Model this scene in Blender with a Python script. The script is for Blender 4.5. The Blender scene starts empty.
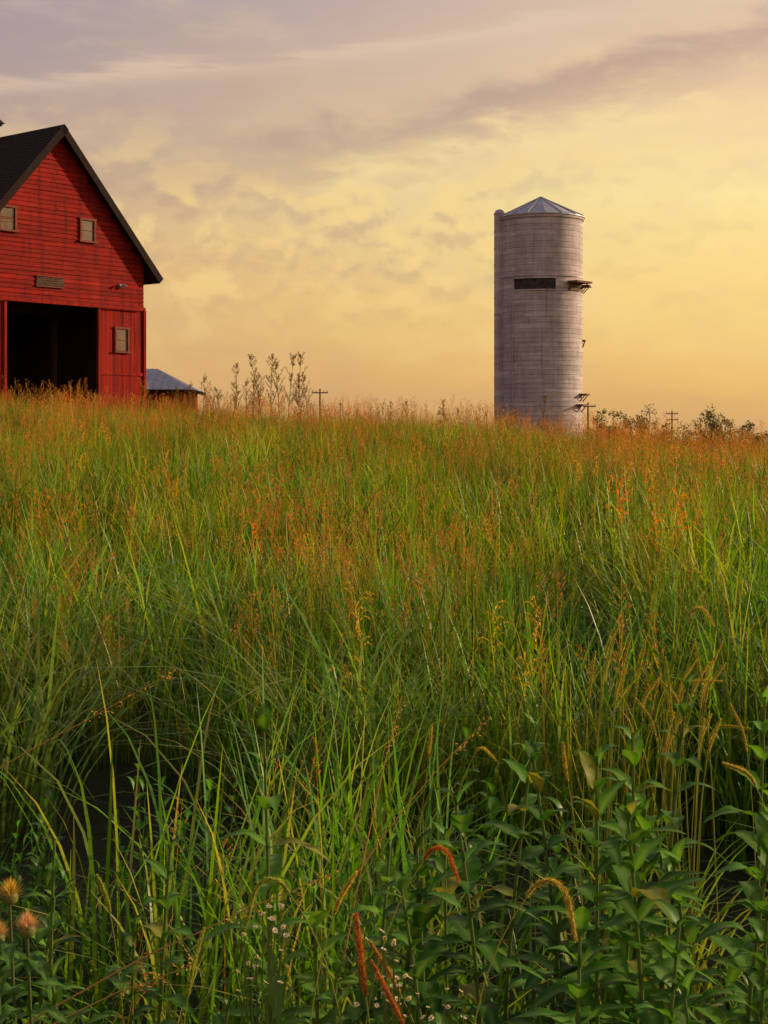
import bpy, math, random
import numpy as np
from mathutils import Vector, noise

random.seed(11)
R = random.random
def U(a, b): return a + (b - a) * R()
EYE = 2.0
scene = bpy.context.scene
scene.view_settings.view_transform = 'Standard'
scene.view_settings.look = 'None'
scene.view_settings.exposure = 0

def lin(r, g, b):
    f = lambda c: (c/255/12.92 if c/255 <= 0.04045 else ((c/255+0.055)/1.055)**2.4)
    return (f(r), f(g), f(b), 1.0)

def sst(a, b, x):
    t = min(1, max(0, (x-a)/(b-a)))
    return t*t*(3-2*t)

# ------------------------------------------------------------ terrain
def ground(x, y):
    H = 1.60 - 0.068*26*math.tanh(x/26) + 0.20*math.exp(-((x-1)/8)**2) - 0.24*sst(4, 12, x)
    u = min(1, max(0, (y-2)/53))
    t = 1-(1-u)**1.4
    z = H*t
    z *= 1-0.16*sst(60, 115, y)
    k = sst(112, 230, y)
    z = z*(1-k) - 5.0*k
    k2 = sst(40, 200, abs(x))
    z = z*(1-k2) - 3*k2*t
    z += 0.07*noise.noise(Vector((x*0.35, y*0.35, 0)))*min(1, max(0, y/5))
    return z

# ------------------------------------------------------------ node helpers
class NT:
    def __init__(s, tree):
        s.t = tree
    def n(s, typ, **kw):
        nd = s.t.nodes.new(typ)
        for k, v in kw.items(): setattr(nd, k, v)
        return nd
    def put(s, sock, v):
        if v is None: return
        if hasattr(v, 'is_linked'): s.t.links.new(v, sock)
        else: sock.default_value = v
    def math(s, op, a, b=None, c=None, clamp=False):
        nd = s.n('ShaderNodeMath', operation=op, use_clamp=clamp)
        s.put(nd.inputs[0], a); s.put(nd.inputs[1], b); s.put(nd.inputs[2], c)
        return nd.outputs[0]
    def mix(s, f, a, b, blend='MIX'):
        nd = s.n('ShaderNodeMix', data_type='RGBA', blend_type=blend)
        s.put(nd.inputs[0], f); s.put(nd.inputs[6], a); s.put(nd.inputs[7], b)
        return nd.outputs[2]
    def smooth(s, v, a, b, lo=0.0, hi=1.0):
        nd = s.n('ShaderNodeMapRange', interpolation_type='SMOOTHSTEP')
        s.put(nd.inputs[0], v); s.put(nd.inputs[1], a); s.put(nd.inputs[2], b)
        s.put(nd.inputs[3], lo); s.put(nd.inputs[4], hi)
        return nd.outputs[0]
    def noise(s, vec, scale, detail=4, rough=0.55, dist=0.0):
        nd = s.n('ShaderNodeTexNoise')
        s.put(nd.inputs['Vector'], vec)
        nd.inputs['Scale'].default_value = scale
        nd.inputs['Detail'].default_value = detail
        nd.inputs['Roughness'].default_value = rough
        nd.inputs['Distortion'].default_value = dist
        return nd.outputs['Fac']
    def mapping(s, vec, scale=(1, 1, 1), rot=(0, 0, 0), loc=(0, 0, 0)):
        nd = s.n('ShaderNodeMapping')
        s.put(nd.inputs[0], vec)
        nd.inputs['Scale'].default_value = scale
        nd.inputs['Rotation'].default_value = rot
        nd.inputs['Location'].default_value = loc
        return nd.outputs[0]
    def ramp(s, f, stops):
        nd = s.n('ShaderNodeValToRGB')
        cr = nd.color_ramp
        while len(cr.elements) < len(stops): cr.elements.new(0.5)
        for e, (p, c) in zip(cr.elements, stops):
            e.position = p; e.color = c
        s.put(nd.inputs[0], f)
        return nd.outputs[0]

def new_mat(name):
    m = bpy.data.materials.new(name); m.use_nodes = True
    m.node_tree.nodes.clear()
    return m, NT(m.node_tree)

def finish(m, T, col, rough=0.8, metal=0.0, bump=None, bump_s=0.3, bump_d=0.02, spec=0.3):
    b = T.n('ShaderNodeBsdfPrincipled')
    T.put(b.inputs['Base Color'], col); T.put(b.inputs['Roughness'], rough)
    T.put(b.inputs['Metallic'], metal)
    b.inputs['Specular IOR Level'].default_value = spec
    if bump is not None:
        bn = T.n('ShaderNodeBump'); bn.inputs['Strength'].default_value = bump_s
        bn.inputs['Distance'].default_value = bump_d
        T.put(bn.inputs['Height'], bump)
        T.t.links.new(bn.outputs[0], b.inputs['Normal'])
    o = T.n('ShaderNodeOutputMaterial')
    T.t.links.new(b.outputs[0], o.inputs[0])
    return m

# ------------------------------------------------------------ materials
def veg_material(name, trans=0.4, gloss=0.2, patch=True, rough=0.5):
    m, T = new_mat(name)
    at = T.n('ShaderNodeAttribute', attribute_name='Col')
    col = at.outputs['Color']
    if patch:
        geo = T.n('ShaderNodeNewGeometry')
        oi = T.n('ShaderNodeObjectInfo')
        n1 = T.noise(geo.outputs['Position'], 0.4, 2)
        hs = T.n('ShaderNodeHueSaturation')
        h = T.math('MULTIPLY_ADD', n1, -0.12, 0.560)
        T.put(hs.inputs['Hue'], h)
        hs.inputs['Saturation'].default_value = 1.03
        v = T.math('MULTIPLY_ADD', n1, 1.2, 0.34)
        v = T.math('MULTIPLY', v, T.math('MULTIPLY_ADD', oi.outputs['Random'], 0.85, 0.55))
        T.put(hs.inputs['Value'], v)
        T.put(hs.inputs['Color'], col)
        col = hs.outputs[0]
    b = T.n('ShaderNodeBsdfPrincipled')
    T.put(b.inputs['Base Color'], col); b.inputs['Roughness'].default_value = rough
    b.inputs['Specular IOR Level'].default_value = gloss
    tr = T.n('ShaderNodeBsdfTranslucent')
    T.put(tr.inputs[0], T.mix(1.0, col, (1.6, 1.45, 0.6, 1), 'MULTIPLY'))
    mx = T.n('ShaderNodeMixShader'); mx.inputs[0].default_value = trans
    T.t.links.new(b.outputs[0], mx.inputs[1]); T.t.links.new(tr.outputs[0], mx.inputs[2])
    o = T.n('ShaderNodeOutputMaterial'); T.t.links.new(mx.outputs[0], o.inputs[0])
    return m
M_VEG = veg_material('meadow_foliage', gloss=0.2, rough=0.42)
M_LEAF = veg_material('broad_leaf', 0.35, 0.14, False, 0.5)
M_SEED = veg_material('seed_bristle', 0.5, 0.1, False, 0.6)
M_TREE = veg_material('tree_foliage', 0.2, 0.1, False)

m, T = new_mat('soil'); geo = T.n('ShaderNodeNewGeometry')
n1 = T.noise(geo.outputs['Position'], 0.6, 5); n2 = T.noise(geo.outputs['Position'], 14, 6)
c = T.ramp(n1, [(0.3, (0.022, 0.030, 0.008, 1)), (0.7, (0.04, 0.052, 0.013, 1))])
c = T.mix(T.math('MULTIPLY', n2, 0.7), c, (0.02, 0.016, 0.008, 1))
M_SOIL = finish(m, T, c, 0.95, bump=n2, bump_s=0.8, bump_d=0.05)

def red_wood(name, vertical=False, base=(0.32, 0.014, 0.009, 1)):
    m, T = new_mat(name)
    tc = T.n('ShaderNodeTexCoord'); o = tc.outputs['Object']
    st = T.mapping(o, scale=((14, 14, 0.5) if vertical else (0.8, 0.8, 9)))
    a = T.noise(st, 1.0, 5, 0.65); b = T.noise(o, 0.5, 4); d = T.noise(T.mapping(o, scale=(2.6, 2.6, 0.35)), 1.0, 6, 0.7)
    sp = T.n('ShaderNodeSeparateXYZ'); T.put(sp.inputs[0], o)
    if vertical: row = T.math('FLOOR', T.math('DIVIDE', T.math('MULTIPLY_ADD', sp.outputs[0], 1.54, 0.0), 0.24))
    else: row = T.math('FLOOR', T.math('DIVIDE', T.math('SUBTRACT', sp.outputs[2], 8.19-2.4), 0.2))
    wn = T.n('ShaderNodeTexWhiteNoise', noise_dimensions='1D'); T.put(wn.inputs['W'], row)
    c = T.mix(T.smooth(a, 0.35, 0.7), base, (base[0]*0.5, base[1]*0.6, base[2]*0.9, 1))
    c = T.mix(T.smooth(b, 0.42, 0.75, 0, 0.5), c, (0.40, 0.032, 0.018, 1))
    c = T.mix(T.smooth(d, 0.46, 0.70, 0, 0.8), c, (0.085, 0.010, 0.008, 1))
    c = T.mix(T.math('MULTIPLY', wn.outputs['Value'], 0.45), c, (0.09, 0.008, 0.006, 1))
    e = T.noise(T.mapping(o, scale=(6, 6, 22)), 1.0, 3)
    c = T.mix(T.smooth(e, 0.64, 0.72, 0, 0.4), c, (0.30, 0.12, 0.08, 1))
    return finish(m, T, c, 0.85, bump=a, bump_s=0.5, bump_d=0.012, spec=0.1)
M_RED = red_wood('red_clapboard')
M_RED2 = red_wood('red_board', True, (0.38, 0.017, 0.010, 1))

m, T = new_mat('dark_shingles'); tc = T.n('ShaderNodeTexCoord')
a = T.noise(tc.outputs['Object'], 3.0, 6); w = T.noise(T.mapping(tc.outputs['Object'], scale=(0.6, 6, 6)), 2, 3)
M_ROOF = finish(m, T, T.ramp(w, [(0.3, (0.020, 0.015, 0.016, 1)), (0.7, (0.050, 0.037, 0.035, 1))]), 0.95, bump=a, bump_s=0.5, spec=0.1)
m, T = new_mat('black_trim'); tc = T.n('ShaderNodeTexCoord')
a = T.noise(tc.outputs['Object'], 4, 4)
M_TRIM = finish(m, T, T.ramp(a, [(0.3, (0.014, 0.008, 0.008, 1)), (0.7, (0.030, 0.014, 0.012, 1))]), 0.85, spec=0.1)
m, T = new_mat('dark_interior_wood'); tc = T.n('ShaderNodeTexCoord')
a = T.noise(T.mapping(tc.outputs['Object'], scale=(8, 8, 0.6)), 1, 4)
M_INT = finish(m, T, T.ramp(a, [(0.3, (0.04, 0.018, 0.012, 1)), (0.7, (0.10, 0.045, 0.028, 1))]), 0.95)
m, T = new_mat('window_glass'); tc = T.n('ShaderNodeTexCoord')
a = T.noise(tc.outputs['Object'], 2.0, 3)
M_GLASS = finish(m, T, T.ramp(a, [(0.3, (0.06, 0.03, 0.02, 1)), (0.7, (0.15, 0.08, 0.045, 1))]), 0.25, spec=0.5)
m, T = new_mat('weathered_frame'); tc = T.n('ShaderNodeTexCoord')
a = T.noise(tc.outputs['Object'], 6, 4)
M_FRAME = finish(m, T, T.ramp(a, [(0.3, (0.12, 0.02, 0.015, 1)), (0.7, (0.22, 0.05, 0.035, 1))]), 0.8)

# concrete staves
m, T = new_mat('concrete_staves')
tc = T.n('ShaderNodeTexCoord'); o = tc.outputs['Object']
sp = T.n('ShaderNodeSeparateXYZ'); T.put(sp.inputs[0], o)
ang = T.math('ARCTAN2', sp.outputs[1], sp.outputs[0])
cb = T.n('ShaderNodeCombineXYZ'); T.put(cb.inputs[0], T.math('MULTIPLY', sp.outputs[2], 1.0)); T.put(cb.inputs[1], T.math('MULTIPLY', ang, 2.78))
br = T.n('ShaderNodeTexBrick'); T.put(br.inputs['Vector'], cb.outputs[0])
br.inputs['Scale'].default_value = 1.0; br.inputs['Brick Width'].default_value = 0.76; br.inputs['Row Height'].default_value = 0.27
br.inputs['Mortar Size'].default_value = 0.012; br.inputs['Mortar Smooth'].default_value = 0.5
br.inputs['Color1'].default_value = (0.54, 0.45, 0.50, 1); br.inputs['Color2'].default_value = (0.45, 0.37, 0.415, 1)
br.inputs['Mortar'].default_value = (0.36, 0.30, 0.32, 1)
cv = T.n('ShaderNodeCombineXYZ'); T.put(cv.inputs[0], T.math('MULTIPLY', ang, 9)); T.put(cv.inputs[1], T.math('MULTIPLY', sp.outputs[2], 0.22))
stain = T.noise(cv.outputs[0], 1.0, 6, 0.65)
ch = T.n('ShaderNodeCombineXYZ'); T.put(ch.inputs[0], T.math('MULTIPLY', ang, 1.1)); T.put(ch.inputs[1], T.math('MULTIPLY', sp.outputs[2], 2.6))
bands = T.noise(ch.outputs[0], 1.0, 6, 0.7)
c = T.mix(T.smooth(stain, 0.48, 0.72, 0, 0.6), br.outputs[0], (0.24, 0.19, 0.205, 1))
c = T.mix(T.smooth(bands, 0.48, 0.66, 0, 0.75), c, (0.68, 0.60, 0.64, 1))
c = T.mix(T.smooth(bands, 0.46, 0.30, 0, 0.5), c, (0.27, 0.22, 0.24, 1))
c = T.mix(T.smooth(T.noise(o, 0.7, 5), 0.48, 0.72, 0, 0.5), c, (0.33, 0.26, 0.26, 1))
M_CONC = finish(m, T, c, 0.9, bump=br.outputs['Fac'], bump_s=0.3, bump_d=-0.02, spec=0.2)
m, T = new_mat('galvanised_metal'); tc = T.n('ShaderNodeTexCoord')
a = T.noise(T.mapping(tc.outputs['Object'], scale=(1, 1, 3)), 2.5, 5)
M_METAL = finish(m, T, T.ramp(a, [(0.3, (0.32, 0.33, 0.39, 1)), (0.7, (0.48, 0.49, 0.56, 1))]), 0.5, 0.25)
m, T = new_mat('weathered_steel'); tc = T.n('ShaderNodeTexCoord')
a = T.noise(tc.outputs['Object'], 2.5, 5)
M_HOOP = finish(m, T, T.ramp(a, [(0.3, (0.20, 0.16, 0.165, 1)), (0.7, (0.38, 0.32, 0.34, 1))]), 0.75, 0.0)
m, T = new_mat('rusty_steel'); tc = T.n('ShaderNodeTexCoord')
a = T.noise(tc.outputs['Object'], 5, 5)
M_RUST = finish(m, T, T.ramp(a, [(0.35, (0.06, 0.04, 0.03, 1)), (0.7, (0.30, 0.11, 0.045, 1))]), 0.8)
m, T = new_mat('dark_opening'); tc = T.n('ShaderNodeTexCoord')
a = T.noise(tc.outputs['Object'], 3, 3)
M_DARK = finish(m, T, T.ramp(a, [(0.3, (0.020, 0.015, 0.015, 1)), (0.7, (0.09, 0.07, 0.065, 1))]), 0.9)
m, T = new_mat('pole_wood'); tc = T.n('ShaderNodeTexCoord')
a = T.noise(T.mapping(tc.outputs['Object'], scale=(9, 9, 0.7)), 1, 4)
M_POLE = finish(m, T, T.ramp(a, [(0.3, (0.07, 0.05, 0.045, 1)), (0.7, (0.14, 0.10, 0.085, 1))]), 0.9)

# ------------------------------------------------------------ mesh builder
class MB:
    def __init__(s): s.v = []; s.f = []; s.c = []
    def quadstrip(s, pts, wid, side, col):
        n0 = len(s.v); k = len(pts)
        for i, (p, w) in enumerate(zip(pts, wid)):
            c = col(i/(k-1)) if callable(col) else col
            s.v.append(tuple(p - side*w)); s.v.append(tuple(p + side*w)); s.c += [c, c]
        for i in range(k-1):
            a = n0+2*i
            s.f.append((a, a+1, a+3, a+2))
    def tri(s, a, b, c, col):
        n0 = len(s.v); s.v += [tuple(a), tuple(b), tuple(c)]; s.c += [col]*3; s.f.append((n0, n0+1, n0+2))
    def quad(s, a, b, c, d, col):
        n0 = len(s.v); s.v += [tuple(a), tuple(b), tuple(c), tuple(d)]; s.c += [col]*4; s.f.append((n0, n0+1, n0+2, n0+3))
    def tube(s, pts, rad, col, sides=5):
        n0 = len(s.v); k = len(pts)
        for i, p in enumerate(pts):
            d = (pts[min(i+1, k-1)] - pts[max(i-1, 0)]).normalized()
            x = d.cross(Vector((0.3, 0.9, 0.1))).normalized(); y = d.cross(x)
            for j in range(sides):
                a = 2*math.pi*j/sides
                s.v.append(tuple(p + (x*math.cos(a)+y*math.sin(a))*rad[i])); s.c.append(col(i/(k-1)) if callable(col) else col)
        for i in range(k-1):
            for j in range(sides):
                a = n0+i*sides+j; b = n0+i*sides+(j+1) % sides
                s.f.append((a, b, b+sides, a+sides))
    def poly(s, pts, col=(1, 1, 1, 1)):
        n0 = len(s.v); s.v += [tuple(p) for p in pts]; s.c += [col]*len(pts); s.f.append(tuple(range(n0, n0+len(pts))))
    def box(s, c, ax, ay, az, sx, sy, sz, col=(1, 1, 1, 1)):
        c = Vector(c); n0 = len(s.v)
        for i in (-1, 1):
            for j in (-1, 1):
                for k in (-1, 1):
                    s.v.append(tuple(c+ax*(i*sx/2)+ay*(j*sy/2)+az*(k*sz/2))); s.c.append(col)
        for q in ((0, 1, 3, 2), (4, 6, 7, 5), (0, 4, 5, 1), (2, 3, 7, 6), (0, 2, 6, 4), (1, 5, 7, 3)):
            s.f.append(tuple(n0+i for i in q))
    def obj(s, name, mat, parent=None, link=True, smooth=False, loc=None, bevel=0):
        me = bpy.data.meshes.new(name); me.from_pydata(s.v, [], s.f)
        ca = me.color_attributes.new('Col', 'FLOAT_COLOR', 'POINT')
        ca.data.foreach_set('color', np.array(s.c, dtype=np.float32).ravel())
        if smooth: me.polygons.foreach_set('use_smooth', [True]*len(me.polygons))
        me.materials.append(mat); me.update()
        ob = bpy.data.objects.new(name, me)
        if loc is not None: ob.location = loc
        if link: scene.collection.objects.link(ob)
        if parent: ob.parent = parent
        if bevel:
            b = ob.modifiers.new('bevel', 'BEVEL'); b.width = bevel; b.segments = 2
        return ob

X, Y, Z = Vector((1, 0, 0)), Vector((0, 1, 0)), Vector((0, 0, 1))
def empty(name, loc=(0, 0, 0)):
    e = bpy.data.objects.new(name, None); e.location = loc; e.empty_display_size = 0.5
    scene.collection.objects.link(e); return e

# ------------------------------------------------------------ ground sheet
def axis(lo, hi, fine_lo, fine_hi, step, g=1.18):
    a = list(np.arange(fine_lo, fine_hi+1e-6, step))
    s = step; p = fine_hi
    while p < hi: s *= g; p += s; a.append(p)
    s = step; p = fine_lo
    while p > lo: s *= g; p -= s; a.insert(0, p)
    return a
xs = axis(-3500, 3500, -30, 30, 1.2); ys = axis(-300, 5000, -6, 130, 1.2)
b = MB()
for y in ys:
    for x in xs: b.v.append((x, y, ground(x, y))); b.c.append((1, 1, 1, 1))
nx = len(xs)
for j in range(len(ys)-1):
    for i in range(nx-1):
        a = j*nx+i; b.f.append((a, a+1, a+nx+1, a+nx))
b.obj('ground', M_SOIL, smooth=True)

# ------------------------------------------------------------ barn
A = math.radians(49.6)
bu = Vector((math.cos(A), math.sin(A), 0)); bv = Vector((-math.sin(A), math.cos(A), 0))
P0 = Vector((-14.5, 71, 0))
barn = empty('red_barn', (P0.x, P0.y, 2.4))
def BP(s, t, z): return bu*s + bv*t + Vector((0, 0, z-2.4))   # local to barn empty
def bbox(mb, s, t, z, ds, dt, dz): mb.box(BP(s, t, z), bu, bv, Z, ds, dt, dz)
APZ, SL, HW, L = 15.85, 1.10, 5.0, 19.0
ZD = 8.05       # top of the door opening
ZG = 1.6
def halfw(z): return min(HW, (APZ-0.12-z)/SL)
cl = MB(); z = ZD+0.14
while z < APZ-0.35:
    z2 = min(z+0.2, APZ-0.2)
    w1, w2 = halfw(z), max(0.03, halfw(z2))
    cuts = sorted([-1, 1]+[U(-0.8, 0.8) for _ in range(2)])
    for c0, c1 in zip(cuts[:-1], cuts[1:]):
        j = U(-0.012, 0.008); k = U(-0.006, 0.006)
        cl.poly([BP(w1*c0+.004, -0.05+j, z+k), BP(w1*c1-.004, -0.05+j, z-k), BP(w2*c1-.004, -0.012, z2+0.01), BP(w2*c0+.004, -0.012, z2+0.01)])
        cl.poly([BP(w1*c0, 0.02, z+k), BP(w1*c1, 0.02, z-k), BP(w1*c1, -0.05+j, z-k), BP(w1*c0, -0.05+j, z+k)])
    z = z2
cl.obj('gable_clapboards', M_RED, barn)
gb = MB()
zt = APZ-0.15
for tt in (0.01, L):
    pts = [BP(-HW, tt, ZD+0.12), BP(HW, tt, ZD+0.12), BP(HW, tt, APZ-0.12-HW*SL), BP(0, tt, zt), BP(-HW, tt, APZ-0.12-HW*SL)]
    gb.poly(pts)
bbox(gb, 0, L, (ZG+ZD)/2+0.05, 2*HW, 0.06, ZD-ZG+0.1)
for sg in (-1, 1):
    bbox(gb, sg*(HW-0.06), L/2, (ZG+APZ-HW*SL)/2-0.1, 0.12, L-0.1, APZ-HW*SL-ZG-0.2)
gb.obj('back_and_side_walls', M_RED, barn)
lo = MB()
def vboards(s0, s1, z0, z1, tt):
    s = s0
    while s < s1-0.02:
        w = min(0.24, s1-s)
        bbox(lo, s+w/2, tt+U(-0.01, 0.01), (z0+z1)/2, w-0.016, 0.05, z1-z0)
        s += w
vboards(-5.0, -2.79, ZG, ZD-0.02, 0.0); vboards(2.27, 5.0, ZG, ZD-0.02, 0.0)
lo.obj('front_boards', M_RED2, barn)
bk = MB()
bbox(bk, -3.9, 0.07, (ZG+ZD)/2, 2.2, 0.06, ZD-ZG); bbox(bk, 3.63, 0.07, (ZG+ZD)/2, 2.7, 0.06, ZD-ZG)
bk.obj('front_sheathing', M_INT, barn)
tr = MB()
bbox(tr, 0, -0.06, ZD+0.06, 10.1, 0.14, 0.13)
bbox(tr, 5.03, -0.02, (ZG+ZD)/2, 0.16, 0.16, ZD-ZG); bbox(tr, -5.03, -0.02, (ZG+ZD)/2, 0.16, 0.16, ZD-ZG)
bbox(tr, 2.32, -0.05, (ZG+ZD-0.05)/2, 0.14, 0.12, ZD-ZG-0.1); bbox(tr, -2.84, -0.05, (ZG+ZD-0.05)/2, 0.14, 0.12, ZD-ZG-0.1)
bbox(tr, 3.66, -0.05, 5.05, 2.5, 0.05, 0.14)
bbox(tr, 0, -0.17, ZD-0.03, 9.6, 0.06, 0.05)
tr.obj('door_trim', M_RED2, barn, bevel=0.01)
rf = MB(); rk = MB()
OH = 0.45; S2 = 5.8
nrm = 1/math.sqrt(1+SL*SL)
for sg in (-1, 1):
    a0 = BP(0, -OH, APZ+0.10); a1 = BP(0, L+OH, APZ+0.10)
    e0 = BP(sg*S2, -OH, APZ+0.10-S2*SL); e1 = BP(sg*S2, L+OH, APZ+0.10-S2*SL)
    n = (bu*sg*SL+Z)*nrm
    th = 0.14
    for q in ([a0, a1, e1, e0], [a0-n*th, a1-n*th, e1-n*th, e0-n*th]): rf.poly(q if sg > 0 else q[::-1])
    rf.poly([a0, e0, e0-n*th, a0-n*th]); rf.poly([e0, e1, e1-n*th, e0-n*th]); rf.poly([a1, e1, e1-n*th, a1-n*th])
    d = (bu*sg - Z*SL)*nrm; ln = S2/nrm
    c = (a0+e0)/2 - n*0.16 - bv*0.03
    rk.box(c, d, bv, n, ln+0.02, 0.06, 0.32)
    c = (BP(sg*S2, L/2, APZ+0.10-S2*SL)) - n*0.15 + d*0.03
    rk.box(c, bv, d, n, L+2*OH, 0.05, 0.28)
    for k in range(1, 9):
        q = a0 + (e0-a0)*(k/9) - n*0.24 + bv*0.24
        rk.box(q, d, bv, n, 0.1, 0.38, 0.12)
rf.obj('roof', M_ROOF, barn); rk.obj('rake_boards', M_TRIM, barn)
sc = MB()
for sg in (-1, 1):
    n = (bu*sg*SL+Z)*nrm; d = (bu*sg - Z*SL)*nrm
    k = 0.3
    while k < S2/nrm-0.1:
        sc.box(BP(0, L/2, APZ+0.10)+d*k+n*0.008, bv, d, n, L+2*OH-0.01, 0.05, 0.016)
        k += 0.22
sc.obj('shingle_courses', M_ROOF, barn)
cu = MB(); t0 = 6.63
cu.box(BP(0, t0, APZ+0.1), bu, bv, Z, 1.5, 1.5, 1.7)
cu.obj('cupola_body', M_RED, barn)
cr = MB(); ez = APZ+1.05
cs = [BP(i*1.2, t0+j*1.2, ez) for i, j in ((-1, -1), (1, -1), (1, 1), (-1, 1))]
top = BP(0, t0, ez+1.5)
for i in range(4): cr.poly([cs[i], cs[(i+1) % 4], top])
cr.poly(cs[::-1])
cr.box(BP(0, t0, ez-0.06), bu, bv, Z, 2.2, 2.2, 0.1)
cr.tube([top-Z*0.1, top+Z*1.2], [0.03, 0.02], (1, 1, 1, 1))
cr.obj('cupola_roof', M_ROOF, barn)
def window(s, z, w, h):
    f = MB(); g = MB(); t = -0.07
    bbox(f, s-w/2, t, z, 0.1, 0.09, h+0.1); bbox(f, s+w/2, t, z, 0.1, 0.09, h+0.1)
    bbox(f, s, t-0.003, z+h/2+0.03, w+0.16, 0.1, 0.1); bbox(f, s, t-0.03, z-h/2-0.03, w+0.22, 0.15, 0.08)
    bbox(f, s, t+0.014, z, w-0.08, 0.05, 0.03)
    bbox(g, s, t+0.03, z, w-0.08, 0.03, h-0.06)
    f.obj('window_frame', M_FRAME, barn); g.obj('window_glass', M_GLASS, barn)
window(1.66, 11.45, 0.8, 0.95); window(-2.72, 11.55, 0.85, 1.0); window(3.66, 6.6, 0.75, 1.05)
lv = MB(); bbox(lv, -0.45, -0.065, 8.98, 1.5, 0.06, 0.42)
lv.obj('louver_back', M_DARK, barn)
lv = MB()
for k in range(4): lv.box(BP(-0.45, -0.10, 8.84+k*0.10), bu, (bv+Z*0.7).normalized(), (Z-bv*0.7).normalized(), 1.45, 0.05, 0.010)
for zz in (8.75, 9.21): bbox(lv, -0.45, -0.1, zz, 1.56, 0.08, 0.04)
lv.obj('louver', M_FRAME, barn)
lp = MB()
bbox(lp, 3.56, -0.1, 9.1, 0.14, 0.1, 0.14)
lp.tube([BP(3.56, -0.13, 9.12), BP(3.42, -0.2, 9.12), BP(3.36, -0.24, 9.04)], [0.03, 0.05, 0.08], (1, 1, 1, 1), 8)
lp.tube([BP(3.56, -0.13, 9.12), BP(3.72, -0.2, 9.12), BP(3.78, -0.24, 9.04)], [0.03, 0.05, 0.08], (1, 1, 1, 1), 8)
lp.obj('flood_lamp', M_HOOP, barn)
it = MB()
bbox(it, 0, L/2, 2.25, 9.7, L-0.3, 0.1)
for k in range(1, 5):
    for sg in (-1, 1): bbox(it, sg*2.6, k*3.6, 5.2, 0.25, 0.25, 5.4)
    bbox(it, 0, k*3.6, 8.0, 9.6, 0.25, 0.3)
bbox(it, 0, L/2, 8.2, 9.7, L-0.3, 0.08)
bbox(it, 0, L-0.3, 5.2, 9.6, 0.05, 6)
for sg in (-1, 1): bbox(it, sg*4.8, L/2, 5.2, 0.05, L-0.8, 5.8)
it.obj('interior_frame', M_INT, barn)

# ------------------------------------------------------------ shed with hip roof
shed = empty('shed', (-17.3, 100, 2.0))
sb = MB(); sb.box((0, 0, 1.3), X, Y, Z, 10.6, 6, 3.4); sb.obj('walls', M_RED2, shed)
sr = MB(); hx, hy, ze, zr = 5.75, 3.5, 3.05, 4.45
c4 = [Vector((-hx, -hy, ze)), Vector((hx, -hy, ze)), Vector((hx, hy, ze)), Vector((-hx, hy, ze))]
r0, r1 = Vector((-hx+2.6, 0, zr)), Vector((hx-2.6, 0, zr))
sr.poly([c4[0], c4[1], r1, r0]); sr.poly([c4[1], c4[2], r1]); sr.poly([c4[2], c4[3], r0, r1]); sr.poly([c4[3], c4[0], r0]); sr.poly(c4[::-1])
for k in range(24):
    xx = -hx+0.25+k*0.49
    f = min(1, (hx-abs(xx))/2.6)
    p, q = Vector((xx, -hy, ze+0.03)), Vector((xx, -hy+hy*f, ze+(zr-ze)*f+0.03))
    sr.tube([p, q], [0.025, 0.025], (1, 1, 1, 1), 4)
sr.obj('metal_roof', M_METAL, shed)
fa = MB(); fa.box((0, -hy-0.02, ze-0.1), X, Y, Z, 2*hx, 0.05, 0.2); fa.box((hx+0.02, 0, ze-0.1), Y, X, Z, 2*hy, 0.05, 0.2)
fa.box((2, -3.03, 1.2), X, Y, Z, 1.0, 0.05, 2.0)
fa.obj('fascia', M_TRIM, shed)

# ------------------------------------------------------------ silo
SR = 2.78; sz0 = 0.2; ztop = 16.85
silo = empty('concrete_silo', (10.48, 107, 0))
def ring(mb, r0, z0, r1, z1, n=96, a0=0, a1=2*math.pi, cap=False):
    k = len(mb.v)
    for i in range(n+1):
        a = a0+(a1-a0)*i/n
        mb.v.append((r0*math.cos(a), r0*math.sin(a), z0)); mb.v.append((r1*math.cos(a), r1*math.sin(a), z1)); mb.c += [(1, 1, 1, 1)]*2
    for i in range(n): mb.f.append((k+2*i, k+2*i+2, k+2*i+3, k+2*i+1))
s = MB(); ring(s, SR, sz0, SR, ztop); s.obj('stave_wall', M_CONC, silo, smooth=True)
h = MB(); z = 1.2
def hoop(mb, z, r, hh, out, a0=0, a1=2*math.pi, n=96):
    ring(mb, r+out, z-hh, r+out, z+hh, n, a0, a1); ring(mb, r, z+hh, r+out, z+hh, n, a0, a1); ring(mb, r+out, z-hh, r, z-hh, n, a0, a1)
while z < ztop-0.3:
    hoop(h, z, SR-0.005, 0.010, 0.022); z += 0.38 if z > 9 else 0.3
h.obj('steel_hoops', M_HOOP, silo)
rm = MB(); hoop(rm, ztop-0.14, SR-0.01, 0.12, 0.09); hoop(rm, 12.78, SR-0.01, 0.06, 0.10, math.radians(185), math.radians(320), 50)
rm.obj('rim', M_CONC, silo)
cn = MB(); RR = SR+0.16
ring(cn, RR, ztop-0.02, 0.14, ztop+1.32, 32); ring(cn, RR, ztop-0.09, RR, ztop-0.02, 32); ring(cn, 0.05, ztop-0.09, RR, ztop-0.09, 32)
for i in range(16):
    a = 2*math.pi*i/16; dr = Vector((math.cos(a), math.sin(a), 0))
    cn.tube([dr*RR+Z*(ztop+0.01), dr*0.14+Z*(ztop+1.35)], [0.03, 0.025], (1, 1, 1, 1), 4)
ring(cn, 0.16, ztop+1.28, 0.16, ztop+1.36, 12); ring(cn, 0.2, ztop+1.36, 0.01, ztop+1.44, 12)
cn.obj('cone_roof', M_METAL, silo)
chn = Vector((-math.cos(math.radians(12)), -math.sin(math.radians(12)), 0)); cc = chn*(SR+0.08)
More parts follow.
